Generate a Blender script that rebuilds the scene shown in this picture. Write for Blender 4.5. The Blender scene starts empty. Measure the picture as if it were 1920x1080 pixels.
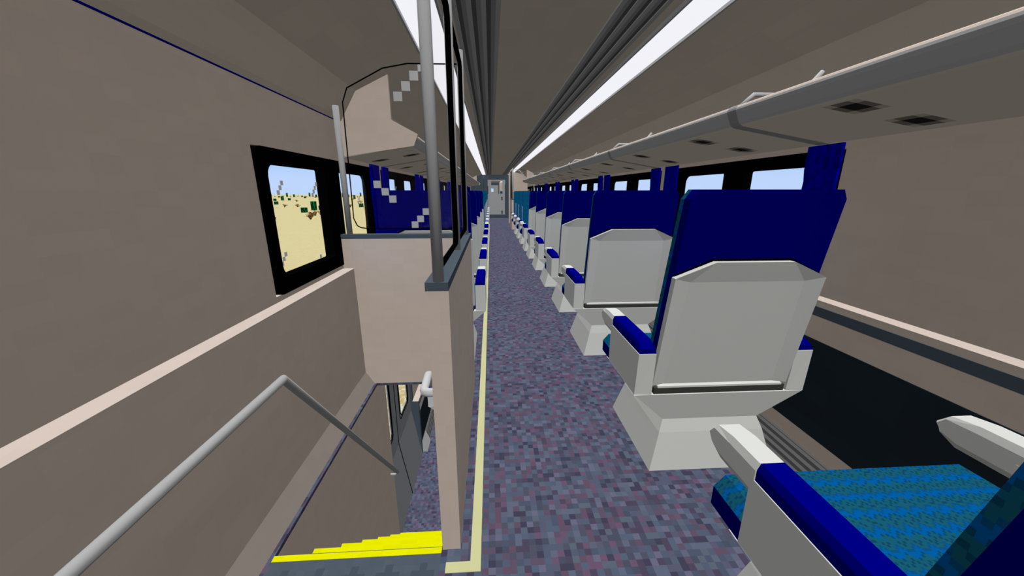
import bpy, math, random
from mathutils import Vector, Matrix
random.seed(7)
SC=bpy.context.scene; COL=SC.collection
H=1.45; FPX=679.2
def lin(c): return c/12.92 if c<=.04045 else ((c+.055)/1.055)**2.4
def hexc(h): return tuple(lin(int(h[i:i+2],16)/255) for i in (0,2,4))
# ------------------------------------------------------------------ materials
E_TOP,E_Y,E_X,E_BOT=1.05,.46,.225,.133
def alb(h,e=1.0): return tuple(min(.95,c/e) for c in hexc(h))
def mk(name,col,rough=1.0):
    m=bpy.data.materials.new(name); m.use_nodes=True; nt=m.node_tree; nt.nodes.clear()
    o=nt.nodes.new('ShaderNodeOutputMaterial'); b=nt.nodes.new('ShaderNodeBsdfDiffuse')
    b.inputs['Color'].default_value=(*col,1); nt.links.new(b.outputs[0],o.inputs[0]); m.diffuse_color=(*col,1)
    return m
def cells(m,size,seed=0.0):
    """blocky cell coordinates in object space"""
    nt=m.node_tree; N=nt.nodes; L=nt.links
    tc=N.new('ShaderNodeTexCoord'); ad=N.new('ShaderNodeVectorMath'); ad.operation='ADD'; ad.inputs[1].default_value=(seed+.0013,seed*.7+.0017,seed*.3+.0011)
    sn=N.new('ShaderNodeVectorMath'); sn.operation='SNAP'; sn.inputs[1].default_value=size
    L.new(tc.outputs['Object'],ad.inputs[0]); L.new(ad.outputs[0],sn.inputs[0]); return sn
def speckle(m,col,size,amt,seed=0.0):
    nt=m.node_tree; N=nt.nodes; L=nt.links; sn=cells(m,size,seed)
    wn=N.new('ShaderNodeTexWhiteNoise'); wn.noise_dimensions='3D'; L.new(sn.outputs[0],wn.inputs['Vector'])
    mr=N.new('ShaderNodeMapRange'); mr.inputs['To Min'].default_value=1-amt; mr.inputs['To Max'].default_value=1+amt
    L.new(wn.outputs['Value'],mr.inputs['Value'])
    vm=N.new('ShaderNodeVectorMath'); vm.operation='SCALE'; vm.inputs[0].default_value=col
    L.new(mr.outputs[0],vm.inputs['Scale'])
    b=[n for n in N if n.type=='BSDF_DIFFUSE'][0]; L.new(vm.outputs[0],b.inputs['Color'])
def palette(m,size,cols,seed=0.0):
    nt=m.node_tree; N=nt.nodes; L=nt.links; sn=cells(m,size,seed)
    wn=N.new('ShaderNodeTexWhiteNoise'); wn.noise_dimensions='3D'; L.new(sn.outputs[0],wn.inputs['Vector'])
    cr=N.new('ShaderNodeValToRGB'); cr.color_ramp.interpolation='CONSTANT'; e=cr.color_ramp.elements
    while len(e)<len(cols): e.new(.5)
    for i,c in enumerate(cols): e[i].position=i/len(cols)
    for i,c in enumerate(cols): e[i].color=(*c,1)
    L.new(wn.outputs['Value'],cr.inputs[0]); b=[n for n in N if n.type=='BSDF_DIFFUSE'][0]; L.new(cr.outputs[0],b.inputs['Color'])
CREAM=(.655,.545,.465)
M={}
M['cream']=mk('cream_panel',CREAM); speckle(M['cream'],CREAM,(.09,.09,.05),.022)
M['ceiling']=mk('ceiling_panel',(.80,.69,.58)); speckle(M['ceiling'],(.80,.69,.58),(.12,.25,.12),.02,.3)
M['rackbottom']=mk('rack_underside',(.85,.76,.64))
M['ledge']=mk('ledge_cream',alb('d4c4b9',E_TOP)); speckle(M['ledge'],alb('d4c4b9',E_TOP),(.06,.12,.06),.02)
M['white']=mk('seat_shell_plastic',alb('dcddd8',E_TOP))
M['shell']=mk('seat_back_shell_plastic',tuple(c*.9 for c in alb('dcddd8',E_TOP)))  # seat plastic darkened: shade of the leaning back put into the colour
M['navy']=mk('navy_vinyl',(0,0,.205))
M['navyback']=mk('navy_upholstery',(0,0,.165))
M['black']=mk('black_rubber',(.0015,.0015,.0015))
M['seam']=mk('black_gap',(.002,.002,.004))
M['slot']=mk('dark_pocket',(.055,.055,.05))
M['slate']=mk('slate_laminate',(.078,.102,.125)); speckle(M['slate'],(.078,.102,.125),(.1,.15,.05),.03)
M['blackpanel']=mk('black_panel',(.018,.027,.036)); speckle(M['blackpanel'],(.018,.027,.036),(.1,.3,.1),.06)
M['grey']=mk('grey_metal',(.50,.50,.50))
M['steel']=mk('brushed_steel',(.44,.44,.44))
M['lightsteel']=mk('pale_steel',(.60,.60,.60))
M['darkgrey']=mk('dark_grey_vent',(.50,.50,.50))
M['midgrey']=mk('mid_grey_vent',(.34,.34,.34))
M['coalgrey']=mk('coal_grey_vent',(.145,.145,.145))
M['rackfront']=mk('grey_rack_front',(.57,.57,.57))
M['rackseam']=mk('grey_rack_seam',(.36,.36,.36))
M['racklip']=mk('rack_lip_cream',(.74,.62,.53))
M['ventmid']=mk('vent_dark',(.25,.215,.185)); M['ventblack']=mk('vent_black',(.03,.03,.03)); M['ventfaint']=mk('vent_faint',(.60,.54,.47))
M['door']=mk('door_grey',(.42,.42,.42)); speckle(M['door'],(.42,.42,.42),(.04,.04,.04),.02)
M['lowdoor']=mk('door_dark_grey',(.29,.29,.29))
M['yellow']=mk('safety_yellow',(.76,.76,0)); speckle(M['yellow'],(.76,.76,.0),(.1,.03,.03),.03)
M['line']=mk('pale_yellow_tape',alb('cccc9a',E_TOP)); speckle(M['line'],alb('cccc9a',E_TOP),(.05,.1,.05),.015)
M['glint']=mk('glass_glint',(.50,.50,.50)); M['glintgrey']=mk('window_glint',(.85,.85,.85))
M['curtain']=mk('navy_curtain',(0,0,.3)); palette(M['curtain'],(.5,.03,.03),[(0,0,.40),(0,0,.33),(0,0,.24),(0,0,.36),(0,0,.29),(0,0,.42)])
M['carpet']=mk('speckled_carpet',(.08,.08,.12))
cc=[alb(h,1.0) for h in ('4e4e60','55566b','4a5266','5a4e62','515c70','63647a','4b4458','56606f','5e4c60','474b5d','5b6276','3f3e52','655068','50586c')]
palette(M['carpet'],(.0285,.0285,.0285),cc)
M['plate']=mk('slate_tread_plate',alb('4b555f',E_TOP)); palette(M['plate'],(.03,.03,.03),[alb(h,E_TOP) for h in ('505b66','525d68','505a65','4e5963')])
M['platemark']=mk('tread_plate_mark',alb('47515c',E_TOP))
M['sand']=mk('desert_sand',(.57,.437,.168)); palette(M['sand'],(.11,.11,.11),[(.55,.427,.165),(.565,.437,.17),(.585,.45,.176),(.56,.425,.16),(.575,.44,.172)])
M['sandnear']=mk('sand_bank',(.57,.437,.168)); palette(M['sandnear'],(.07,.07,.07),[(.52,.40,.16),(.60,.50,.24),(.56,.45,.18),(.65,.58,.36),(.48,.37,.13)])
M['cactus']=mk('cactus_green',(.01,.12,.02)); palette(M['cactus'],(.075,.075,.31),[(.012,.14,.022),(.002,.03,.006),(.016,.19,.03),(.003,.045,.01)])
M['twig']=mk('dry_twig',(.22,.085,.015))
def fabric(name,u,v,c_,per,fq):
    m=mk(name,(.01,.1,.2)); nt=m.node_tree; N=nt.nodes; L=nt.links
    sn=cells(m,(c_,c_,c_),.03); sp=N.new('ShaderNodeSeparateXYZ'); L.new(sn.outputs[0],sp.inputs[0])
    def mth(op,a,b=None,c=None):
        n=N.new('ShaderNodeMath'); n.operation=op
        for i,x in enumerate((a,b,c)):
            if x is None: continue
            if isinstance(x,(int,float)): n.inputs[i].default_value=x
            else: L.new(x,n.inputs[i])
        return n.outputs[0]
    U,V=sp.outputs[u],sp.outputs[v]
    if v=='Z': U=mth('ADD',U,sp.outputs['Y'])
    tri=mth('PINGPONG',U,per/2); w=mth('ADD',V,mth('MULTIPLY',tri,.72))
    f=mth('FRACT',mth('MULTIPLY',w,fq))
    wn=N.new('ShaderNodeTexWhiteNoise'); L.new(sn.outputs[0],wn.inputs['Vector'])
    f=mth('ADD',f,mth('MULTIPLY',mth('SUBTRACT',wn.outputs['Value'],.5),.03))
    cr=N.new('ShaderNodeValToRGB'); cr.color_ramp.interpolation='CONSTANT'; e=cr.color_ramp.elements
    cs=[(0,(.0075,.098,.155)),(.2,(.005,.058,.115)),(.3,(.0075,.098,.155)),(.52,(.003,.062,.15)),(.60,(0,.10,.345)),(.86,(.004,.075,.2))]
    while len(e)<len(cs): e.new(.5)
    for i,(p,c) in enumerate(cs): e[i].position=p
    for i,(p,c) in enumerate(cs): e[i].color=(*c,1)
    L.new(f,cr.inputs[0]); b=[n for n in N if n.type=='BSDF_DIFFUSE'][0]; L.new(cr.outputs[0],b.inputs['Color']); return m
M['fabric']=fabric('teal_zigzag_fabric','X','Y',.0075,.045,1/.058); M['fabricv']=fabric('teal_zigzag_fabric_back','X','Z',.0155,.093,1/.12)
def glassmat(name,tint):
    m=bpy.data.materials.new(name); m.use_nodes=True; nt=m.node_tree; nt.nodes.clear(); N=nt.nodes
    o=N.new('ShaderNodeOutputMaterial'); t=N.new('ShaderNodeBsdfTransparent'); t.inputs[0].default_value=(tint,tint,tint,1)
    g=N.new('ShaderNodeBsdfGlossy'); g.inputs['Roughness'].default_value=0; x=N.new('ShaderNodeMixShader'); x.inputs[0].default_value=.012
    nt.links.new(t.outputs[0],x.inputs[1]); nt.links.new(g.outputs[0],x.inputs[2]); nt.links.new(x.outputs[0],o.inputs[0]); return m
M['heaterfin']=mk('heater_fin',(.21,.21,.21)); M['heatergap']=mk('heater_gap',(.074,.074,.074)); M['kick']=mk('taupe_kick_panel',(.335,.285,.25)); speckle(M['kick'],(.335,.285,.25),(.09,.09,.05),.02)  # wall bevel: cream darkened, its shade put into the colour
M['glass']=glassmat('clear_glass',.99)
def emis(name,col,s):
    m=bpy.data.materials.new(name); m.use_nodes=True; nt=m.node_tree; nt.nodes.clear(); N=nt.nodes
    o=N.new('ShaderNodeOutputMaterial'); e=N.new('ShaderNodeEmission'); e.inputs[0].default_value=(*col,1); e.inputs[1].default_value=s
    nt.links.new(e.outputs[0],o.inputs[0]); return m
M['lamp']=emis('light_diffuser',hexc('f2f2f8'),1.0)
# ------------------------------------------------------------------ mesh builder
class MB:
    def __init__(s): s.v=[]; s.f=[]; s.m=[]; s.mats=[]
    def mi(s,mat):
        if mat not in s.mats: s.mats.append(mat)
        return s.mats.index(mat)
    def face(s,pts,mat):
        b=len(s.v); s.v+= [tuple(p) for p in pts]; s.f.append(tuple(range(b,b+len(pts)))); s.m.append(s.mi(mat))
    def hexa(s,p,mat,top=None):
        """8 points: 4 bottom (ccw from above), 4 top"""
        b=len(s.v); s.v+=[tuple(q) for q in p]
        fs=[(3,2,1,0),(4,5,6,7),(0,1,5,4),(1,2,6,5),(2,3,7,6),(3,0,4,7)]
        for i,f in enumerate(fs):
            s.f.append(tuple(b+k for k in f)); s.m.append(s.mi(top if (top and i==1) else mat))
    def box(s,x0,x1,y0,y1,z0,z1,mat,top=None):
        s.hexa([(x0,y0,z0),(x1,y0,z0),(x1,y1,z0),(x0,y1,z0),(x0,y0,z1),(x1,y0,z1),(x1,y1,z1),(x0,y1,z1)],mat,top)
    def prism(s,prof,a0,a1,axis,mat,mats=None,caps=True):
        """extrude closed 2-D profile along axis; 'y': prof=(x,z); 'x': prof=(y,z)"""
        def P(p,a): return (p[0],a,p[1]) if axis=='y' else ((a,p[0],p[1]) if axis=='x' else (p[0],p[1],a))
        n=len(prof); b=len(s.v); s.v+=[P(p,a0) for p in prof]+[P(p,a1) for p in prof]
        for i in range(n):
            j=(i+1)%n; s.f.append((b+i,b+j,b+n+j,b+n+i)); s.m.append(s.mi(mats[i] if mats else mat))
        if caps:
            s.f.append(tuple(b+i for i in range(n))[::-1]); s.m.append(s.mi(mat))
            s.f.append(tuple(b+n+i for i in range(n))); s.m.append(s.mi(mat))
    def tube(s,pts,r,mat,n=10,caps=True):
        pts=[Vector(p) for p in pts]; rings=[]; b=len(s.v); prev=None
        for i,p in enumerate(pts):
            d0=(p-pts[i-1]).normalized() if i else None; d1=(pts[i+1]-p).normalized() if i<len(pts)-1 else None
            t=(d0+d1).normalized() if (d0 and d1) else (d0 or d1)
            sc=1/max(.5,t.dot(d1 or d0))
            if prev is None:
                a=Vector((0,0,1)) if abs(t.z)<.9 else Vector((1,0,0)); u=t.cross(a).normalized()
            else: u=(prev-t*prev.dot(t)).normalized()
            prev=u; w=t.cross(u)
            for k in range(n):
                th=2*math.pi*k/n; s.v.append(tuple(p+(u*math.cos(th)+w*math.sin(th))*r*(sc if (d0 and d1) else 1)))
        for i in range(len(pts)-1):
            for k in range(n):
                k2=(k+1)%n; s.f.append((b+i*n+k,b+i*n+k2,b+(i+1)*n+k2,b+(i+1)*n+k)); s.m.append(s.mi(mat))
        if caps:
            s.f.append(tuple(b+k for k in range(n))[::-1]); s.m.append(s.mi(mat))
            e=b+(len(pts)-1)*n; s.f.append(tuple(e+k for k in range(n))); s.m.append(s.mi(mat))
    def build(s,name,parent=None,smooth=False):
        me=bpy.data.meshes.new(name); me.from_pydata(s.v,[],s.f)
        for m in s.mats: me.materials.append(m)
        for p,i in zip(me.polygons,s.m): p.material_index=i; p.use_smooth=smooth
        import bmesh
        bm=bmesh.new(); bm.from_mesh(me); bmesh.ops.remove_doubles(bm,verts=bm.verts,dist=1e-5); bmesh.ops.recalc_face_normals(bm,faces=bm.faces); bm.to_mesh(me); bm.free()
        me.update(); o=bpy.data.objects.new(name,me); COL.objects.link(o)
        if parent: o.parent=parent
        return o
def tag(o,label=None,cat=None,group=None,kind=None):
    if label: o['label']=label
    if cat: o['category']=cat
    if group: o['group']=group
    if kind: o['kind']=kind
    return o
def empty(name,loc,label,cat,group=None,rz=0):
    o=bpy.data.objects.new(name,None); o.location=loc; o.rotation_euler=(0,0,rz); o.empty_display_size=.1; COL.objects.link(o)
    return tag(o,label,cat,group)
def copy_tree(o,parent=None):
    c=o.copy(); COL.objects.link(c)
    if parent: c.parent=parent
    for ch in list(o.children): copy_tree(ch,c)
    return c
def struct(mb,name): return tag(mb.build(name),kind='structure')
# ------------------------------------------------------------------ dimensions
XC=.335; UL,UR=-1.06,1.727; LL,LR=-.984,1.652; ZL=.912; YB,YF=-1.3,20.5; YE=39.0
ZLOW=-2.03
CEIL=[(-1.06,1.925),(-1.035,1.95),(-.924,2.124),(-.696,2.232),(-.465,2.306),(-.44,2.312),(1.13,2.312),(1.155,2.306),(1.386,2.232),(1.614,2.124),(1.707,1.95),(1.727,1.925)]
# ------------------------------------------------------------------ room shell
f=MB()
f.box(-.226,1.70,YB,YF,-.05,0,M['carpet'])                # aisle and right side
f.box(-1.0,-.226,YB,.3,-.05,0,M['carpet'])
f.box(-1.0,-.908,.3,2.60,-.02,0,M['carpet'])              # strip between wall and stairwell
f.box(-1.0,-.226,2.60,YF,-.02,0,M['carpet'])
struct(f,'floor')
f=MB(); f.box(-.98,1.70,YF+.15,YE,-.05,0,M['carpet']); struct(f,'floor')
p=MB(); p.box(-.908,-.226,.3,1.182,-.05,.0,M['plate'])
for ix in range(5):
    for iy in range(6):
        x=-.83+.135*ix; y=1.10-.135*iy+(.0 if ix%2 else 0)
        for a,b in ((.045,.0145),(.0145,.045)): p.box(x-a/1,x+a/1,y-b,y+b,.0002,.0012 if a>b else .0010,M['platemark'])
tag(p.build('landing_plate'),'slate grey raised-cross floor plate at the head of the stairs','floor plate')
l=MB(); l.box(-.104,-.061,1.14,16.8,.0005,.003,M['line']); l.box(-.201,-.061,1.097,1.14,.0005,.003,M['line'])
tag(l.build('floor_stripe'),'long pale yellow stripe on the aisle carpet, hooking left by the stair post','floor stripe')
# ceiling
def ceiling(y0,y1):
    c=MB()
    prof=CEIL+[(1.9,2.4),(-1.23,2.4)]
    c.prism(prof,y0,y1,'y',M['ceiling']); return c
struct(ceiling(YB,YF+.1),'ceiling'); struct(ceiling(YF+.15,YE),'ceiling')
# wall helpers ------------------------------------------------------
PITCH=1.96; W0=1.79
def wrange(i): y=W0+PITCH*i; return y-.015,y+1.815
FZ0,FZ1=.945,1.652; PZ0,PZ1=1.028,1.578
def upper_wall(x,side,units,y0,y1,name,z0=ZL,z1=1.95):
    w=MB(); xo=x+side*.09; xa,xb=min(x,xo),max(x,xo)
    cur=y0
    for i in units:
        a,b=wrange(i)
        w.box(xa,xb,cur,a,z0,z1,M['cream']); w.box(xa,xb,a,b,z0,FZ0,M['cream']); w.box(xa,xb,a,b,FZ1,z1,M['cream']); cur=b
    w.box(xa,xb,cur,y1,z0,z1,M['cream'])
    return struct(w,name)
upper_wall(UL,-1,range(0,9),YB,YF,'wall_left'); upper_wall(UR,1,range(0,9),YB,YF,'wall_right')
for x,s,n in ((UL,-1,'wall_left'),(UR,1,'wall_right')):
    w=MB(); w.box(min(x,x+s*.09),max(x,x+s*.09),YF+.15,YE,0,1.95,M['cream']); struct(w,n)
# lower walls
w=MB(); w.box(LL-.15,LL,YB,YF,0,ZL,M['cream'])
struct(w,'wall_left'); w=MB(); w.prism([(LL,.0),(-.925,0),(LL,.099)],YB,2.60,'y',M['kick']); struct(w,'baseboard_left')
w=MB(); w.box(LR,LR+.15,YB,YF,0,ZL,M['cream']); struct(w,'wall_right')
# ledges
t=MB(); t.box(UL,LL,YB,2.60,ZL-.0005,ZL+.004,M['ledge']); t.box(UL,LL,2.66,YF,ZL-.0005,ZL+.004,M['ledge']); struct(t,'trim_1')
t=MB(); t.box(LR,UR,YB,YF,ZL-.0005,ZL+.004,M['ledge']); struct(t,'trim_2')
def wall_bands(xw,s,y0,y1,zf,k,zk=1.0):
    """dark band and black recess panel on a lower wall; s = inward direction"""
    for nm,a,b,m in (('band',.836,.884,'slate'),('panel',.212,.715,'blackpanel')):
        t=MB(); x0,x1=sorted((xw,xw+s*.004)); t.box(x0,x1,y0,y1,zf+a*zk,zf+b*zk,M[m]); struct(t,'trim_%d'%k); k+=1
    return k
K=wall_bands(LR,-1,YB,YF,0,3); K=wall_bands(LL,1,2.66,YF,0,K)
def heater(xw,s,y0,y1,zf,label,group=None):
    h=MB(); hx,hz=.054,.122
    P=lambda t: (xw+s*hx*(1-t),zf+hz*t)
    bands=[0,.13,.26,.39,.52,.65,.78,.90,.93,1.0]; ks=[1,0,1,0,1,0,1,0,1]  # dark bands paint the ribs' shade on a flat slope
    prof=[(xw,zf)]+[P(t) for t in bands]
    mats=[M['heaterfin']]+[M['heaterfin'] if k_ else M['heatergap'] for k_ in ks]+[M['heaterfin']]
    h.prism(prof,y0,y1,'y',M['heaterfin'],mats); tag(h.build('wall_heater'),label,'heater',group)
heater(LR,-1,YB,14.2,0,'long grey ribbed heater cover at the foot of the right wall')
heater(LL,1,2.66,YF-.1,0,'long grey ribbed heater cover at the foot of the left wall behind the seats')
t=MB(); t.box(UL-.001,UL+.004,YB,2.84,1.921,1.927,M['navy']); struct(t,'trim_%d'%K); K+=1
# rear and front bulkheads
w=MB(); w.box(-1.3,1.9,YB-.05,YB,-2.1,2.4,M['cream']); struct(w,'wall_back')
# ------------------------------------------------------------------ windows
def window(x,s,i,idx):
    a,b=wrange(i); y=W0+PITCH*i; fr=MB(); ins=x-s*.012; out=x+s*.05; X0,X1=sorted((ins,out))
    panes=[(y+.065,y+.685,'l'),(y+.905,y+1.545,'r')]
    r=.035
    def ring(p0,p1,side):
        # quad strip between outer cell and rounded pane hole
        yo0=a if side=='l' else y+.795; yo1=y+.795 if side=='l' else b
        def corner(cy,cz,q,rad):
            sy,sz=q; pts=[]
            for t_ in range(5):
                th=math.pi/2*t_/4; pts.append((cy+sy*rad*(1-math.sin(th)),cz+sz*rad*(1-math.cos(th))))
            return pts
        r1=.06 if side=='l' else .012; r2=.012 if side=='l' else .06
        hole=corner(p0,PZ0,(1,1),r1)+corner(p0,PZ1,(1,-1),r1)[::-1]+corner(p1,PZ1,(-1,-1),r2)+corner(p1,PZ0,(-1,1),r2)[::-1]
        ro=.05
        def oc(cy,cz,q,rad): return corner(cy,cz,q,rad)
        outer=oc(yo0,FZ0,(1,1),ro if side=='l' else .0)+oc(yo0,FZ1,(1,-1),ro if side=='l' else 0)[::-1]+oc(yo1,FZ1,(-1,-1),ro if side=='r' else 0)+oc(yo1,FZ0,(-1,1),ro if side=='r' else 0)[::-1]
        n=len(hole)
        for k in range(n):
            k2=(k+1)%n
            for X in (X0,X1): fr.face([(X,*outer[k]),(X,*outer[k2]),(X,*hole[k2]),(X,*hole[k])],M['black'])
            fr.face([(X0,*hole[k]),(X1,*hole[k]),(X1,*hole[k2]),(X0,*hole[k2])],M['black'])
            fr.face([(X0,*outer[k]),(X1,*outer[k]),(X1,*outer[k2]),(X0,*outer[k2])],M['black'])
        return hole
    holes=[ring(*p_) for p_ in panes]
    o=struct(fr,'window_%d'%idx)
    for h_ in holes:
        g=MB(); g.face([(x+s*.02,*q) for q in h_],M['glass']); g.build('pane',o)
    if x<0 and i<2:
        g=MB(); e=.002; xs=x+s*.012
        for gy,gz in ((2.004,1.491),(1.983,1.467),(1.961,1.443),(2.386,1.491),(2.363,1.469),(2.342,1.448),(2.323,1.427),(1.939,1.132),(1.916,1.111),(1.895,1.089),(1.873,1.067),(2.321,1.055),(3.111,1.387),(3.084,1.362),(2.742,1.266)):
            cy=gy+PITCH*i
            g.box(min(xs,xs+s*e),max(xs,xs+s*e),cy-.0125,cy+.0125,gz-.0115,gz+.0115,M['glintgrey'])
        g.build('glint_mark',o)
n=1
for i in range(0,9): window(UL,-1,i,n); n+=1
for i in range(0,9): window(UR,1,i,n); n+=1
# ------------------------------------------------------------------ curtains
ORD=['nearest','second','third','fourth','fifth','sixth','seventh','eighth','farthest']
def curtain(x,s,y0,y1,near):
    c=MB(); zs=[(1.678,0,0),(1.56,.004,.0),(1.50,-.006,-.010),(1.40,.0,-.004),(1.30,.012,-.012),(1.15,.022,-.022),(.98,.016,-.016)]
    n=7; y0-=.018; y1-=.022
    rows=[]
    for z,a,b in zs:
        ya,yb=y0+(a if not near else -a*.3),y1+(b if near else -b*.3); row=[]
        for k in range(n+1):
            y=ya+(yb-ya)*k/n; row.append((x-s*(.029 if k%2 else .027),y,z))
        rows.append(row)
    for r0,r1 in zip(rows,rows[1:]):
        for k in range(n): c.face([r0[k],r0[k+1],r1[k+1],r1[k]],M['curtain'])
        for k in (0,n):
            q0,q1=r0[k],r1[k]; c.face([q0,(x-s*.012,q0[1],q0[2]),(x-s*.012,q1[1],q1[2]),q1],M['curtain'])
    q=rows[0]; c.face([(x-s*.012,q[0][1],q[0][2])]+q+[(x-s*.012,q[-1][1],q[-1][2])],M['curtain'])
    return c.build('curtain')
for side,x,s,st in (('right',UR,1,0),('left',UL,-1,1)):
    for i in range(9):
        y=W0+PITCH*i
        if side=='right' and y>13.3: break
        if not(side=='left' and i==0):
            tag(curtain(x,s,y+.0,y+.20,True),'blotchy navy curtain at the near edge of the %s %s-hand window'%(ORD[i],side),'curtain','curtains at the %s windows'%side)
        tag(curtain(x,s,y+1.60,y+1.84,False),'blotchy navy curtain at the far edge of the %s %s-hand window'%(ORD[i],side),'curtain','curtains at the %s windows'%side)
# ------------------------------------------------------------------ ceiling fittings
for x0,x1,lab in ((-.441,-.231,'left'),(.92,1.135,'right')):
    zt=2.300; r=empty('ceiling_light',(0,0,0),'long white glowing light strip along the %s of the ceiling'%lab,'ceiling light','ceiling light strips')
    fr=MB(); z0,z1=2.289,2.312
    fr.box(x0,x0+.012,YB+.1,YF-.02,z0,z1,M['darkgrey']); fr.box(x1-.012,x1,YB+.1,YF-.02,z0,z1,M['darkgrey']); fr.build('frame',r)
    d=MB(); d.box(x0+.012,x1-.012,YB+.1,YF-.02,z0+.017,z1-.002,M['lamp']); d.build('diffuser',r)
    d=MB(); d.box(x0+.012,x1-.012,YF+.2,YE-.1,z0+.004,z1-.002,M['lamp'])
    tag(d.build('ceiling_light'),'%s white light strip seen beyond the far door window'%lab,'ceiling light','ceiling lights beyond the far door')
for side in (-1,1):
    r=MB(); c=.342
    # stepped ribs from outer edge inwards: light, dark, coal, ...
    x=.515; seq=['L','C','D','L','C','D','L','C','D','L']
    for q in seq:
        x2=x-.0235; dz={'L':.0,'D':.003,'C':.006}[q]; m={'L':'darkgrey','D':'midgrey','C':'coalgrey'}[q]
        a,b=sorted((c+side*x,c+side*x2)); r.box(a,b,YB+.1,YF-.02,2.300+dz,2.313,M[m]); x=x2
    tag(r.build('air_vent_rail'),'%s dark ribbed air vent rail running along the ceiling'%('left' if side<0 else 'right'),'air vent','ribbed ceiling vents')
# ------------------------------------------------------------------ luggage racks
RP=[(1.727,1.685),(1.259,1.763),(1.244,1.769),(1.232,1.781),(1.222,1.801),(1.212,1.822),(1.208,1.836),(1.210,1.845),(1.215,1.853),(1.222,1.8575),(1.230,1.858),(1.238,1.85),(1.25,1.80),(1.727,1.72)]
RM=['rackbottom','rackbottom','rackfront','rackfront','rackfront','rackfront','rackfront','racklip','racklip','racklip','racklip','rackfront','rackbottom','rackbottom']
def rack(mirror,y0,y1,label):
    fx=(lambda x: .678-x) if mirror else (lambda x:x)
    if mirror: fx=lambda x: .667-x
    prof=[(fx(a) if abs(a-1.727)>1e-6 else (UL if mirror else UR),b) for a,b in RP]
    e=empty('luggage_rack',((UL if mirror else UR),y0,1.7),label,'luggage rack','overhead luggage racks')
    inv=Matrix.Translation((-(UL if mirror else UR),-y0,-1.7))
    def add(mb,name,par=e,sm=False):
        mb.v=[tuple(inv@Vector(v)) for v in mb.v]; return mb.build(name,par,sm)
    s=MB(); s.prism(prof,y0,y1,'y',M['rackfront'],[M[m] for m in RM]); add(s,'shelf')
    ys=[1.908+1.95*k for k in range(11) if y0+.1<1.908+1.95*k<y1-.1]
    for yy in ys:
        b=MB(); off=.0025; pr=prof[:10]
        dn=[(.0,-off),(-.2*off,-off),(-off*.5,-off),(-off,-off*.5),(-off,0),(-off,0),(-off,0),(-off,0),(-off*.5,off*.5),(0,off)]
        sg=-1 if mirror else 1
        o_=[(p[0]+sg*q[0],p[1]+q[1]) for p,q in zip(pr,dn)]
        for k in range(len(o_)-1):
            b.face([(o_[k][0],yy-.034,o_[k][1]),(o_[k][0],yy+.034,o_[k][1]),(o_[k+1][0],yy+.034,o_[k+1][1]),(o_[k+1][0],yy-.034,o_[k+1][1])],M['rackseam'])
        add(b,'joint_band')
        k=MB(); k.tube([(fx(1.235),yy-.01,1.85),(fx(1.303),yy-.01,1.909),(fx(1.54),yy-.01,1.909),(fx(1.633),yy-.01,2.017)],.0105,M['lightsteel'],8); add(k,'divider_rod',sm=True)
        # flat feet keep the rod on the shelf
    vy=[]
    for k in range(-1,10):
        for d in (.46,1.42):
            v=1.908+1.95*k+d
            if y0+.2<v<y1-.2: vy.append(v)
    for v in vy:
        for xx in (1.338,1.599):
            g=MB(); zf=lambda x:1.685+(1.727-x)*.1667
            T=[-.068,-.034,.034,.068]
            for a in range(3):
                for b2 in range(3):
                    m='ventblack' if (a==1 and b2==1) else ('ventmid' if (a==1 or b2==1) else 'ventfaint')
                    xs=[xx+T[a],xx+T[a+1]]; y_=[v+T[b2],v+T[b2+1]]
                    if m=='ventfaint': # only the small outer squares
                        pass
                    g.face([(fx(X),Y,zf(X)-.002) for X,Y in ((xs[0],y_[0]),(xs[1],y_[0]),(xs[1],y_[1]),(xs[0],y_[1]))],M[m])
            add(g,'speaker_grille')
    # cream end panel reaching the ceiling
    p_=[(-1.055,1.69),(-.548,1.766),(-.514,1.845),(-.695,1.939),(-.695,2.227),(-.924,2.119),(-1.04,1.93),(-1.055,1.915)]
    if not mirror: p_=[(.667-a,b) for a,b in p_]
    for ye in ((y0,y1) if mirror else (y1,)):
        q=MB(); q.prism(p_,ye-.012,ye+.012,'y',M['cream']); add(q,'end_panel')
rack(False,YB,14.14,'long cream overhead luggage rack along the right windows')
rack(True,2.84,19.4,'long cream overhead luggage rack along the left windows')
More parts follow.
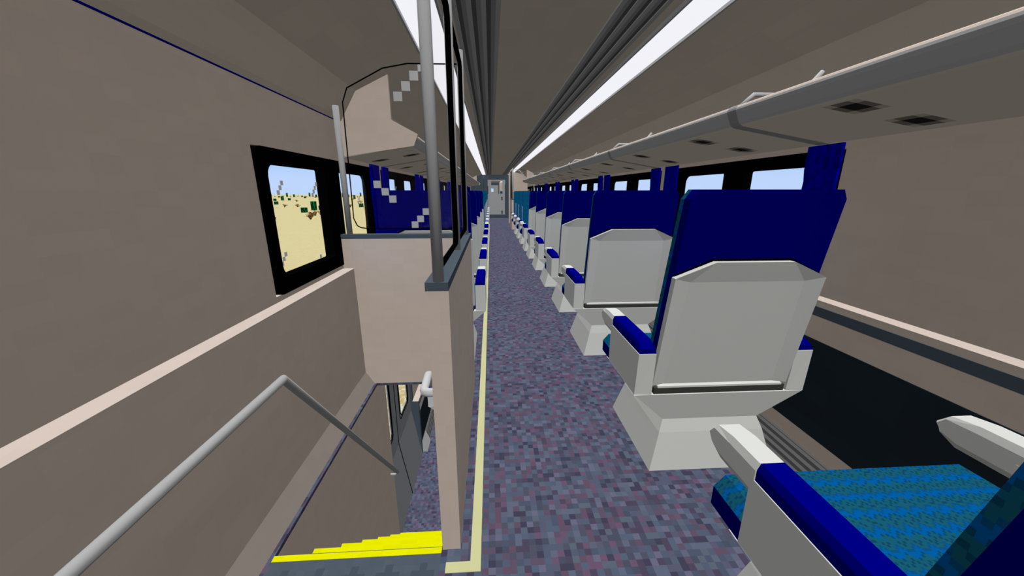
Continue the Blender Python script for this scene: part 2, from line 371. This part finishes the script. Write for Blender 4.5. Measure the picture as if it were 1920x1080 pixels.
# ------------------------------------------------------------------ seats
def make_seat():
    r=bpy.data.objects.new('passenger_seat',None); COL.objects.link(r); r.empty_display_size=.1
    P=MB()
    R=[(0,.343,0,.60),(.20,.287,.048,.565),(.264,.263,.075,.545)]
    rings=[[(-h,a,z),(h,a,z),(h,b,z),(-h,b,z)] for z,h,a,b in R]
    for r0,r1 in zip(rings,rings[1:]):
        for k in range(4): k2=(k+1)%4; P.face([r0[k],r0[k2],r1[k2],r1[k]],M['white'])
    P.face(rings[0][::-1],M['white']); P.face(rings[-1],M['white']); P.build('pedestal',r)
    F=MB(); F.hexa([(-.263,.075,.264),(.263,.075,.264),(.263,.545,.264),(-.263,.545,.264),(-.45,.030,.440),(.45,.030,.440),(.45,.49,.440),(-.45,.49,.440)],M['white']); F.build('seat_frame',r)
    # cushion
    C=MB(); zt=.55
    C.hexa([(-.359,.08,.441),(.359,.08,.441),(.359,.451,.441),(-.359,.451,.441),(-.359,.08,zt),(.359,.08,zt),(.359,.451,zt),(-.359,.451,zt)],M['navyback'],M['fabric'])
    # front section, chamfered
    pr=[(-.43,.425),(.43,.425),(.447,.44),(.447,.508),(.412,zt),(-.412,zt),(-.447,.508),(-.447,.44)]
    C.prism(pr,.451,.590,'y',M['navyback'],[M['navyback'],M['navyback'],M['navyback'],M['fabric'],M['fabric'],M['fabric'],M['navyback'],M['navyback']]); C.build('cushion',r)
    # backrest: profile helpers
    def yb(z): return -.080+(1.417-z)*.165
    def slab(a,b,mat,name,hw0=.352):
        S=MB(); zs=[.47,1.417,1.457]; hw=[hw0,.341,.316]
        sh=[0,0,-.02]
        ri=[]
        for z,h,d in zip(zs,hw,(0,0,0)):
            k_=(1.417-z)*.01; A_=a+(k_ if a else 0); B_=b+k_; ri.append([(-h,yb(z)+A_,z),(h,yb(z)+A_,z),(h,yb(z)+B_,z),(-h,yb(z)+B_,z)])
        for r0,r1 in zip(ri,ri[1:]):
            for k in range(4): k2=(k+1)%4; S.face([r0[k],r0[k2],r1[k2],r1[k]],mat)
        S.face(ri[0][::-1],mat); S.face(ri[-1],mat); return S.build(name,r)
    slab(0,.053,M['navyback'],'backrest'); slab(.053,.084,M['fabricv'],'back_cushion')
    # shell
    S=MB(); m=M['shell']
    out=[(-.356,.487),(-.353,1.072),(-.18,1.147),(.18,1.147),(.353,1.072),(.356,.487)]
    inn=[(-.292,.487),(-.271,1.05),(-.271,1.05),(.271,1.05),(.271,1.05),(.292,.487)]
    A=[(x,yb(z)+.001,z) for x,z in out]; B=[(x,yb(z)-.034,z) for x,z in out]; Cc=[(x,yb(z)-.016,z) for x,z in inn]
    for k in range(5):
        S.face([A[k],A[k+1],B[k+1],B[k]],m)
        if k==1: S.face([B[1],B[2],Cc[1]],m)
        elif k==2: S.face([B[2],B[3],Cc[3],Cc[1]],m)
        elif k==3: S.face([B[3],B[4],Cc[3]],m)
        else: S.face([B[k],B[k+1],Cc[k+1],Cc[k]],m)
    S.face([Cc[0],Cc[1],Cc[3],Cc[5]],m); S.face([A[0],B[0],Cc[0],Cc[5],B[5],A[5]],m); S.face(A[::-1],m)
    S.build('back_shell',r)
    G=MB(); o2=[(-.345,1.0),(-.345,1.084),(-.184,1.158),(.184,1.158),(.345,1.084),(.345,1.0)]  # thin black strip painting the shadow line between backrest and shell
    a=[(x,yb(z)+.0005,z) for x,z in o2]; b=[(x,yb(z)-.003,z) for x,z in o2]
    for k in range(5): G.face([a[k],a[k+1],b[k+1],b[k]],M['seam'])
    G.face(b,M['seam']); G.build('shell_gasket',r)
    T=MB(); T.box(-.348,.348,.036,.10,.441,.476,M['slot']); T.build('pocket_slot',r)
    T=MB(); T.box(-.330,.330,.034,.075,.476,.486,M['white']); T.build('pocket_lip',r)
    # armrests
    for s in (-1,1):
        B_=MB(); x0,x1=sorted((s*.362,s*.45))
        B_.hexa([(x0,.036,.4405),(x1,.030,.4405),(x1,.449,.4405),(x0,.449,.4405),(x0,.022,.672),(x1,.022,.672),(x1,.449,.672),(x0,.449,.672)],M['white'])
        Sp=[(.437,.703),(.437,.637),(.45,.637),(.585,.638),(.63,.652),(.648,.676),(.628,.702),(.55,.704)]
        Cp=[(.437,.727),(.437,.617),(.45,.617),(.59,.619),(.638,.645),(.654,.678),(.622,.717),(.55,.727)]
        rr=[[(x,y,z) for y,z in P_] for x,P_ in ((s*.363,Sp),(s*.372,Cp),(s*.441,Cp),(s*.450,Sp))]
        for q0,q1 in zip(rr,rr[1:]):
            for k in range(8): k2=(k+1)%8; B_.face([q0[k],q0[k2],q1[k2],q1[k]],M['white'])
        B_.face(rr[0][::-1],M['white']); B_.face(rr[-1],M['white'])
        arm=B_.build('armrest',r)
        Q=MB(); px0,px1=sorted((s*.362,s*.4475)); c=.009
        def pring(y,zt_,ins=0): return [(px0,y,.6725),(px0,y,zt_-.022),(px0+c,y,zt_),(px1-c,y,zt_),(px1,y,zt_-.022),(px1,y,.6725)]
        pr_=[pring(.024,.699),pring(.09,.7275),pring(.436,.7275)]
        for q0,q1 in zip(pr_,pr_[1:]):
            for k in range(6): k2=(k+1)%6; Q.face([q0[k],q0[k2],q1[k2],q1[k]],M['navy'])
        Q.face(pr_[0],M['navy']); Q.face(pr_[-1],M['navy']); Q.build('armrest_pad',arm)
    return r
seat=make_seat(); first=True
def place(x,y,z,rz,label,group):
    global first
    o=seat if first else copy_tree(seat); first=False
    o.location=(x,y,z); o.rotation_euler=(0,0,rz); tag(o,label,'seat',group); return o
XR,XL=1.170,-.505
NM=['half-visible seat in the bottom right corner, seen over its teal cushion and armrests','large near seat on the right with a navy back and pale grey shell','second full seat back on the right, navy over grey shell, framed by the aisle','third navy-backed seat on the right, counting full seats from the camera','fourth navy-backed seat on the right, counting full seats from the camera','fifth navy-backed seat on the right, counting full seats from the camera','sixth navy-backed seat on the right, last before the teal fronts']
for y,nm in zip((.36,1.58,2.993,4.222,5.462,6.706,7.94),NM): place(XR,y,0,0,nm,'right-hand seats facing away')
NL=['nearest left-hand seat, navy back seen through the stair glass','second left-hand navy seat behind the glass partition','third left-hand navy seat facing away','fourth left-hand navy seat facing away','fifth left-hand navy seat, last before the teal fronts']
for y,nm in zip((2.985,4.235,5.49,6.75,7.99),NL): place(XL,y,0,0,nm,'left-hand seats facing away')
o4=['nearest','second','third','farthest']
for k,y in enumerate((9.60,10.85,12.08,13.30)): place(XR,y,0,math.pi,'%s of the four right-hand seats showing teal fronts'%o4[k],'right-hand seats facing the camera')
o8=['nearest','second','third','fourth','fifth','sixth','seventh','farthest']
for k in range(8): place(XL,9.50+1.25*k,0,math.pi,'%s of the eight left-hand seats facing the camera, teal front'%o8[k],'left-hand seats facing the camera')
place(XR+.03,33.2,0,math.pi,'tiny teal-fronted seat seen through the far door window','seats beyond the far door')
place(XL,4.70,ZLOW,0,'lower deck seat glimpsed past the bent handrail below the stairs','lower deck seats')
# ------------------------------------------------------------------ stair partition
def partition(label):
    r=empty('stair_partition',(0,0,0),label,'partition','glazed stair partitions')
    p=MB(); p.box(-.222,-.147,1.197,2.60,.0,1.127,M['cream']); p.box(-.985,-.147,2.60,2.66,.0,1.127,M['cream']); p.build('lower_panel',r)
    c=MB(); c.box(-.223,-.1455,1.178,2.598,1.127,1.157,M['slate']); c.box(-1.055,-.1455,2.598,2.662,1.127,1.157,M['slate']); c.build('cap_rail',r)
    p=MB(); p.box(-1.055,-.985,2.602,2.658,.918,1.127,M['cream']); p.build('wall_return',r)
    for x,y,rad,zt in ((-.179,1.197,.019,2.298),(-.179,1.885,.019,2.298),(-.179,2.575,.019,2.298)):
        q=MB(); q.tube([(x,y,1.157),(x,y,zt)],rad,M['steel'],12); q.build('pole',r,True)
    q=MB(); q.tube([(-.995,2.63,1.157),(-.995,2.63,1.985)],.0195,M['steel'],12); q.build('pole',r,True)
    for y0,y1 in ((1.232,1.850),(1.920,2.540)):
        g=MB(); g.box(-.181,-.177,y0,y1,1.195,2.215,M['glass']); gp=g.build('glass_pane',r)
        fr=MB(); z0,z1=1.195,2.215; k=.03
        pts=[(-.179,y0+k,z0),(-.179,y1-k,z0),(-.179,y1,z0+k),(-.179,y1,z1-k),(-.179,y1-k,z1),(-.179,y0+k,z1),(-.179,y0,z1-k),(-.179,y0,z0+k)]
        fr.tube(pts+[pts[0]],.0125,M['black'],4,False); fr.build('glass_edge',gp)
    out=[(-.88,1.197),(-.915,1.203),(-.938,1.217),(-.957,1.266),(-.946,2.006),(-.91,2.09),(-.676,2.206),(-.518,2.235),(-.20,2.237),(-.20,1.197)]
    g=MB(); g.prism(out,2.626,2.632,'y',M['glass']); gp=g.build('glass_pane',r)
    fr=MB(); fr.tube([(x,2.63,z) for x,z in out]+[(out[0][0],2.63,out[0][1])],.0042,M['black'],4,False); fr.build('glass_edge',gp)
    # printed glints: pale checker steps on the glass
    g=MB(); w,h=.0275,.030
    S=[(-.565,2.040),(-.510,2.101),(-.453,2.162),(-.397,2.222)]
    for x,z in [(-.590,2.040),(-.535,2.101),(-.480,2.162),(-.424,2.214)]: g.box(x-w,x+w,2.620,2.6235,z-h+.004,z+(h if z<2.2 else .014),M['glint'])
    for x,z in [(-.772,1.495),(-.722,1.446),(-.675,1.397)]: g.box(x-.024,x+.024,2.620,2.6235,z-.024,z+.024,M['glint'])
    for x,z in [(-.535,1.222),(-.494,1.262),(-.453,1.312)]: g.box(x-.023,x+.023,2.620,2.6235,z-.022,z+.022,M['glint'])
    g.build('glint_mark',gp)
    return r
pa=partition('near left stair partition with cream panels, steel poles and black-edged glass')
pb=copy_tree(pa); pb.location=(.667,16.95,0); pb.rotation_euler=(0,0,math.pi); tag(pb,'far right stair partition with twin black-edged panes beside the aisle','partition')
# far full-height cream bulkhead
w=MB(); w.prism([(.847,0),(1.72,0),(1.72,1.93)]+[q for q in [(1.706,1.949),(1.613,2.122),(1.386,2.231),(1.14,2.287),(.847,2.287)]],17.38,17.46,'y',M['cream']); struct(w,'wall_bulkhead')
# ------------------------------------------------------------------ end wall and far door
DX0,DX1,DZ0,DZ1=-.145,.805,.2,2.05
def endwall(y,nm):
    w=MB(); w.box(-1.06,DX0,y,y+.1,0,2.31,M['slate']); w.box(DX1,1.727,y,y+.1,0,2.31,M['slate']); w.box(DX0,DX1,y,y+.1,DZ1,2.31,M['slate']); w.box(DX0,DX1,y,y+.1,0,DZ0,M['slate']); return struct(w,nm)
endwall(YF,'wall_far'); endwall(YE,'wall_far_end')
def fardoor(y,wx0,wx1,wz0,wz1,nm):
    d=MB(); a,b=y+.03,y+.08
    d.box(DX0,wx0,a,b,DZ0,DZ1,M['door']); d.box(wx1,DX1,a,b,DZ0,DZ1,M['door']); d.box(wx0,wx1,a,b,DZ0,wz0,M['door']); d.box(wx0,wx1,a,b,wz1,DZ1,M['door'])
    o=struct(d,nm)
    g=MB(); g.box(wx0,wx1,a+.02,a+.024,wz0,wz1,M['glass']); g.build('pane',o); return o
d=fardoor(YF,.035,.655,1.315,1.97,'door_1'); fardoor(YE,.05,.32,1.38,1.72,'door_2')
for z0,z1 in ((.96,1.14),(.22,.40)):
    h=MB(); h.box(.60,.65,YF-.02,YF+.03,z0,z1,M['black']); h.box(.575,.66,YF-.025,YF+.03,z1-.03,z1,M['black']); h.build('handle',d)
g=MB(); g.box(DX1-.018,DX1,YF+.0,YF+.03,.21,1.80,M['black']); g.box(DX0,DX0+.022,YF+.0,YF+.03,1.30,1.72,M['black']); g.build('gasket',d)
t=MB(); t.box(-.37,-.355,YF-.004,YF,0,2.08,M['blackpanel']); struct(t,'trim_%d'%K); K+=1
w=MB(); w.box(.847,1.72,36,36.1,0,2.28,M['cream']); struct(w,'wall_bulkhead')
# gangway between the cars
for x0,x1,z0,z1,n_ in ((-.3,-.25,0,2.3,'wall_gangway_left'),(.95,1.0,0,2.3,'wall_gangway_right')):
    w=MB(); w.box(x0,x1,YF+.1,YF+.15,z0,z1,M['slate']); struct(w,n_)
# ------------------------------------------------------------------ stairs
RISE,RUN=.285,.2655; y0=1.208
st=empty('staircase',(-.567,1.2,0),'staircase going down on the left, each step edged in bright yellow','stairs')
inv=Matrix.Translation((.567,-1.2,0))
def sadd(mb,name,par): mb.v=[tuple(inv@Vector(v)) for v in mb.v]; return mb.build(name,par)
q=MB(); q.box(-.908,-.226,1.182,y0,-.285,.001,M['yellow']); sadd(q,'top_nosing',st)
for i in range(1,7):
    q=MB(); ya=y0+RUN*(i-1)+.001; yb_=y0+RUN*i; zt=-RISE*i
    q.box(-.908,-.226,ya,yb_-(.0245 if i==1 else .055),zt-RISE,zt,M['plate']); s_=sadd(q,'step',st)
    q=MB(); q.box(-.908,-.226,yb_-(.0245 if i==1 else .055),yb_,zt-RISE+.001,zt+.001,M['yellow']); sadd(q,'nosing',s_)
# stairwell walls (below the upper floor)
w=MB(); w.box(-1.0,-.909,YB,2.79,ZLOW,-.022,M['cream']); struct(w,'wall_stairwell_left')
w=MB(); w.box(-.224,-.15,YB,2.79,ZLOW,-.052,M['cream']); struct(w,'wall_stairwell_right')
# lower deck
w=MB(); w.box(-1.3,1.75,1.2,12,ZLOW-.05,ZLOW,M['carpet']); struct(w,'floor')
w=MB(); w.box(-1.3,1.75,12,12.1,ZLOW,-.05,M['slate']); struct(w,'wall_lower_far')
w=MB(); w.box(1.65,1.75,2.8,12,ZLOW,-.05,M['cream']); struct(w,'wall_lower_right')
XD=-1.088; YD0,YD1=2.79,4.27; ZB=-1.336
# lower vestibule door with two windows
e=MB(); WZ0,WZ1=-1.085,-.22
wins=[(3.04,3.390),(3.775,4.115)]
cur=YD0
for a,b in wins:
    e.box(XD-.010,XD,cur,a,ZB,-.052,M['lowdoor']); e.box(XD-.010,XD,a,b,ZB,WZ0,M['lowdoor']); e.box(XD-.010,XD,a,b,WZ1,-.052,M['lowdoor']); cur=b
e.box(XD-.010,XD,cur,YD1,ZB,-.052,M['lowdoor'])
e.prism([(XD-.010,ZB),(XD,ZB),(-.98,ZLOW),(-.99,ZLOW)],YD0,YD1,'y',M['lowdoor'])
dd=struct(e,'door_3')
g=MB(); g.box(XD,XD+.003,3.597,3.612,ZB,-.06,M['black']); g.prism([(XD,ZB),(XD+.003,ZB),(-.977,ZLOW),(-.98,ZLOW)],3.597,3.612,'y',M['black'])
for a,b in wins:
    for off,wd in ((.007,.012),(.038,.011)):
        A,B,Z0,Z1=a-off,b+off,WZ0-off,WZ1+off
        g.tube([(XD+.002,A,Z1),(XD+.002,A,Z0+.05),(XD+.002,A+.03,Z0),(XD+.002,B-.03,Z0),(XD+.002,B,Z0+.05),(XD+.002,B,Z1),(XD+.002,A,Z1)],wd/2,M['black'],4,False)
g.build('gasket',dd)
for a,b in wins:
    g=MB(); g.box(XD-.007,XD-.004,a,b,WZ0,WZ1,M['glass']); g.build('pane',dd)
h=MB(); h.tube([(XD-.10,4.02,-.2),(XD-.10,3.99,-.62),(XD-.10,4.02,-.70),(XD-.10,4.12,-.74)],.014,M['grey'],8); h.build('grab_rail',dd,True)
# wall beyond the door on the lower deck
w=MB(); w.box(-1.12,-.985,YD1,YD1+.05,ZLOW,-1.212,M['slate']); w.box(-1.12,-1.062,YD1,YD1+.05,-1.212,-.052,M['slate']); struct(w,'wall_lower_end')
w=MB(); w.box(-1.12,-.985,YD1+.05,12,ZLOW,-1.216,M['cream']); w.box(-1.12,-1.062,YD1+.05,12,-1.216,-.052,M['cream']); struct(w,'wall_lower_left')
t=MB(); t.box(-1.062,-.985,YD1,12,-1.2155,-1.210,M['ledge']); struct(t,'trim_%d'%K); K+=1
K=wall_bands(-.985,1,YD1+.051,12,ZLOW,K,.9)
heater(-.985,1,YD1+.3,11.9,ZLOW,'short-seen grey ribbed heater cover on the lower deck wall')
c=MB(); c.prism([(-.985,ZLOW),(-.92,ZLOW),(-.985,ZLOW+.16)],YD1+.05,YD1+.3,'y',M['grey']); tag(c.build('heater_end_cap'),'plain pale grey end piece of the lower deck heater by the door','heater')
# lower-deck walls behind (closing the vestibule)
# ------------------------------------------------------------------ handrails
def rail(name,xr,xw,s,end_loop,label):
    e=empty(name,(xr,1.39,.70),label,'handrail','stair handrails'); inv=Matrix.Translation((-xr,-1.39,-.70))
    q=MB()
    if end_loop: pts=[(xw+.002,1.262,.70),(xr+.018,1.262,.70),(xr+.005,1.267,.70),(xr,1.282,.70),(xr,1.385,.708),(xr,1.42,.690),(xr,2.731,-.951)]
    else: pts=[(xw,-.9,.705),(xr,-.86,.705),(xr,1.390,.705),(xr,2.731,-.951)]
    q.tube(pts,.0165,M['lightsteel'] if end_loop else M['steel'],12); q.v=[tuple(inv@Vector(v)) for v in q.v]; q.build('tube',e,True)
    b=MB(); b.tube([(xr,2.70,-.925),(xr+s*.01,2.70,-.945),((-.909 if s<0 else -.224),2.70,-.945)],.009,M['lightsteel'],8); b.v=[tuple(inv@Vector(v)) for v in b.v]; b.build('bracket',e,True)
rail('handrail',-.86,-.984,-1,False,'long steel handrail on the left wall bending down over the stairs')
rail('handrail',-.27,-.222,1,True,'short pale handrail loop on the stairwell side of the cream post')
# ------------------------------------------------------------------ outside
GZ=-1.15
def ground(x0,x1,n):
    g=MB(); g.box(x0,x1,-150,300,GZ-.4,GZ,M['sand']); struct(g,n)
ground(-290,-3.0,'ground_left'); ground(3.67,290,'ground_right')
g=MB(); g.box(-3.3,3.97,-12,60,-2.6,-2.35,M['sandnear']); g.box(-3.05,-3.001,-10,60,-2.35,GZ-.001,M['sandnear']); g.box(3.671,3.72,-10,60,-2.35,GZ-.001,M['sandnear']); struct(g,'ground_trench')
# camera maths for planting things at photographed spots on the sand
vx,vy=919.7,358.5
th=math.atan((540-vy)/FPX); psi=math.atan((960-vx)/math.hypot(FPX,540-vy))
CF=Vector((math.sin(psi)*math.cos(th),math.cos(psi)*math.cos(th),-math.sin(th))); CR=Vector((math.cos(psi),-math.sin(psi),0)); CU=CR.cross(CF)
def spot(px,py):
    d=CF*FPX+CR*(px-960)+CU*(540-py); t=(GZ-H)/d.z; return Vector((0,0,H))+d*t
def cactus_mesh(n,arm=False):
    c=MB(); s=.285
    for k in range(n):
        c.box(-s,s,-s,s,k*.62,k*.62+.615,M['cactus'])
        c.box(-s-.03,-s,-.03,.03,k*.62+0.136,k*.62+0.177,M['cactus']); c.box(s,s+.03,-.03,.03,k*.62+0.340,k*.62+0.381,M['cactus'])
        c.box(-.03,.03,-s-.03,-s,k*.62+0.204,k*.62+0.245,M['cactus']); c.box(-.03,.03,s,s+.03,k*.62+0.408,k*.62+0.449,M['cactus'])
    return c
def bush_mesh(seed):
    rnd=random.Random(seed); b=MB()
    for k in range(11):
        a=rnd.uniform(0,2*math.pi); el=rnd.uniform(.45,1.35); L_=rnd.uniform(.5,.8)
        p0=Vector((0,0,0)); p1=Vector((math.cos(a)*math.cos(el),math.sin(a)*math.cos(el),math.sin(el)))*L_*.55
        p2=p1+Vector((rnd.uniform(-.3,.3),rnd.uniform(-.3,.3),rnd.uniform(-.02,.22)))*.9
        b.tube([p0,p1,p2],  .026,M['twig'],4); 
        b.tube([p1,p1+Vector((rnd.uniform(-.3,.3),rnd.uniform(-.3,.3),rnd.uniform(0,.2)))],.024,M['twig'],4)
    return b
protos={}
def plant(kind,px,py,h,label,group):
    p=spot(px,py); key=(kind,h)
    if key not in protos:
        mb=cactus_mesh(h) if kind=='cactus' else bush_mesh(h)
        o=mb.build('cactus' if kind=='cactus' else 'dead_bush'); protos[key]=o
    else: o=protos[key].copy(); COL.objects.link(o)
    d_=math.hypot(p.x,p.y)
    o.location=p; o.rotation_euler=(0,0,0 if kind=='cactus' else random.uniform(0,6))
    tag(o,label,'cactus' if kind=='cactus' else 'bush',group)
CG,BG='cacti on the sand outside','dead bushes on the sand outside'
for px,py,h,lb in [(571.2,398.6,1,'squat single-block green cactus left of the brown bush cluster'),(589.5,394.4,2,'tall two-block green cactus in the middle of the left window'),(603.5,393.7,1,'single-block green cactus just right of the tall one'),
 (507.3,375.2,3,'tall green cactus at the left edge of the left window, near the horizon'),(518.3,383.5,1,'small green cactus low at the left of the left window'),(515.8,376.8,1,'small distant green cactus above the low left one'),(530,375.8,2,'distant two-block cactus left of the first bush pair'),(542.8,375.6,1,'distant low cactus between the horizon bushes'),
 (664.9,373.2,2,'tall distant cactus in the second left window pane'),(677.5,388.4,1,'green cactus block in the lower right of the second left pane'),(700,440,1,'green cactus cut off by the curtain at the second left pane'),(572,371.6,1,'tiny far cactus right of centre on the left window horizon'),(609,371,2,'far cactus touching the window post on the horizon'),
 (1276,372.5,2,'left of two green cactus tips in the near right window'),(1286,372.5,2,'right of two green cactus tips in the near right window')]:
    plant('cactus',px,py,h,lb,CG)
for k,(px,py,lb) in enumerate([(533.2,388.8,'brown dead bush alone left of centre in the left window'),(557.7,388.2,'brown dead bush alone near the centre of the left window'),(556,378.5,'brown dead bush behind the central lone one'),(512,416,'big brown dead bush at the left edge of the left window'),(505.6,378.5,'distant brown bush at the left window edge'),
 (584.4,406.5,'left bush of the brown cluster below the cactus pair'),(592,404.6,'middle bush of the brown cluster below the cactus pair'),(602.5,404.6,'right bush of the brown cluster below the cactus pair'),(582.5,411.8,'lowest bush of the brown cluster below the cactus pair'),
 (558.8,369.6,'far brown bush on the horizon, middle of the left window'),(566.3,370.2,'far brown bush just right of the middle of the horizon'),(574.8,370.2,'far brown bush beside the tiny horizon cactus'),(590.8,371.2,'far brown bush behind the tall cactus'),(605.7,373.4,'far brown bush above the single-block right cactus'),
 (657.8,389,'brown dead bush by the steel pole in the second left pane'),(677,380.4,'brown bush above the cactus in the second left pane'),(674,370.5,'far brown bush on the horizon of the second left pane'),(662,375,'far brown bush at the foot of the tall cactus, second pane')]):
    plant('bush',px,py,k%4,lb,BG)
# a few more along the horizon, all equally tiny
rnd=random.Random(3)
for k in range(26):
    px=rnd.uniform(500,612) if k<16 else rnd.uniform(634,692); py=rnd.uniform(367.0,370.4)
    px=(501+k*7 if k<16 else 634+(k-16)*6)+rnd.uniform(0,3); plant('cactus' if k%2 else 'bush',px,py,(1+k%3) if k%2 else k%4,'tiny far %s on the desert horizon outside the left windows'%('green cactus' if k%2 else 'brown bush'),'horizon cacti' if k%2 else 'horizon bushes')
# ------------------------------------------------------------------ light
W=bpy.data.worlds.new('sky'); SC.world=W; W.use_nodes=True; nt=W.node_tree; nt.nodes.clear(); N=nt.nodes
o=N.new('ShaderNodeOutputWorld'); b=N.new('ShaderNodeBackground'); tc=N.new('ShaderNodeTexCoord'); sp=N.new('ShaderNodeSeparateXYZ'); cr=N.new('ShaderNodeValToRGB')
nt.links.new(tc.outputs['Generated'],sp.inputs[0]); nt.links.new(sp.outputs['Z'],cr.inputs[0]); nt.links.new(cr.outputs[0],b.inputs[0]); nt.links.new(b.outputs[0],o.inputs[0])
e=cr.color_ramp.elements; e[0].position=0; e[0].color=(*hexc('c0d8ff'),1); e[1].position=1; e[1].color=(*hexc('78a7ff'),1)
for pos,c in ((.030,'c0d8ff'),(.085,'9fc8ff'),(.3,'84b2ff')):
    q=e.new(pos); q.color=(*hexc(c),1)
def sun(name,direction,strength):
    l=bpy.data.lights.new(name,'SUN'); l.energy=strength*math.pi; l.angle=0; l.use_shadow=False
    ob=bpy.data.objects.new(name,l); COL.objects.link(ob); ob.location=(XC,4,6)
    ob.rotation_euler=Vector(direction).to_track_quat('Z','Y').to_euler(); return ob
S=.62
sun('daylight',(.15,-.62,.77),S); sun('daylight',(-.15,.62,.77),S)  # added shadowless pair, shades faces by direction straight through the roof
ph=(1+5**.5)/2  # twelve even directions, from below too: added shadowless ambient fill
for a in (-1,1):
    for b_ in (-ph,ph):
        for v in ((0,a,b_),(a,b_,0),(b_,0,a)): sun('sky_fill',v,.119/3.0)
# ------------------------------------------------------------------ camera
cam=bpy.data.cameras.new('camera'); co=bpy.data.objects.new('camera',cam); COL.objects.link(co)
cam.sensor_width=36; cam.lens=FPX/1920*36; cam.clip_start=.02; cam.clip_end=1000
co.matrix_world=Matrix(((CR.x,CU.x,-CF.x,0),(CR.y,CU.y,-CF.y,0),(CR.z,CU.z,-CF.z,H),(0,0,0,1)))
SC.camera=co
vs=SC.view_settings; vs.view_transform='Standard'; vs.look='None'; vs.exposure=0; vs.gamma=1; vs.use_curve_mapping=False
c=SC.cycles; c.max_bounces=4; c.diffuse_bounces=0; c.glossy_bounces=1; c.transparent_max_bounces=24; c.use_denoising=True
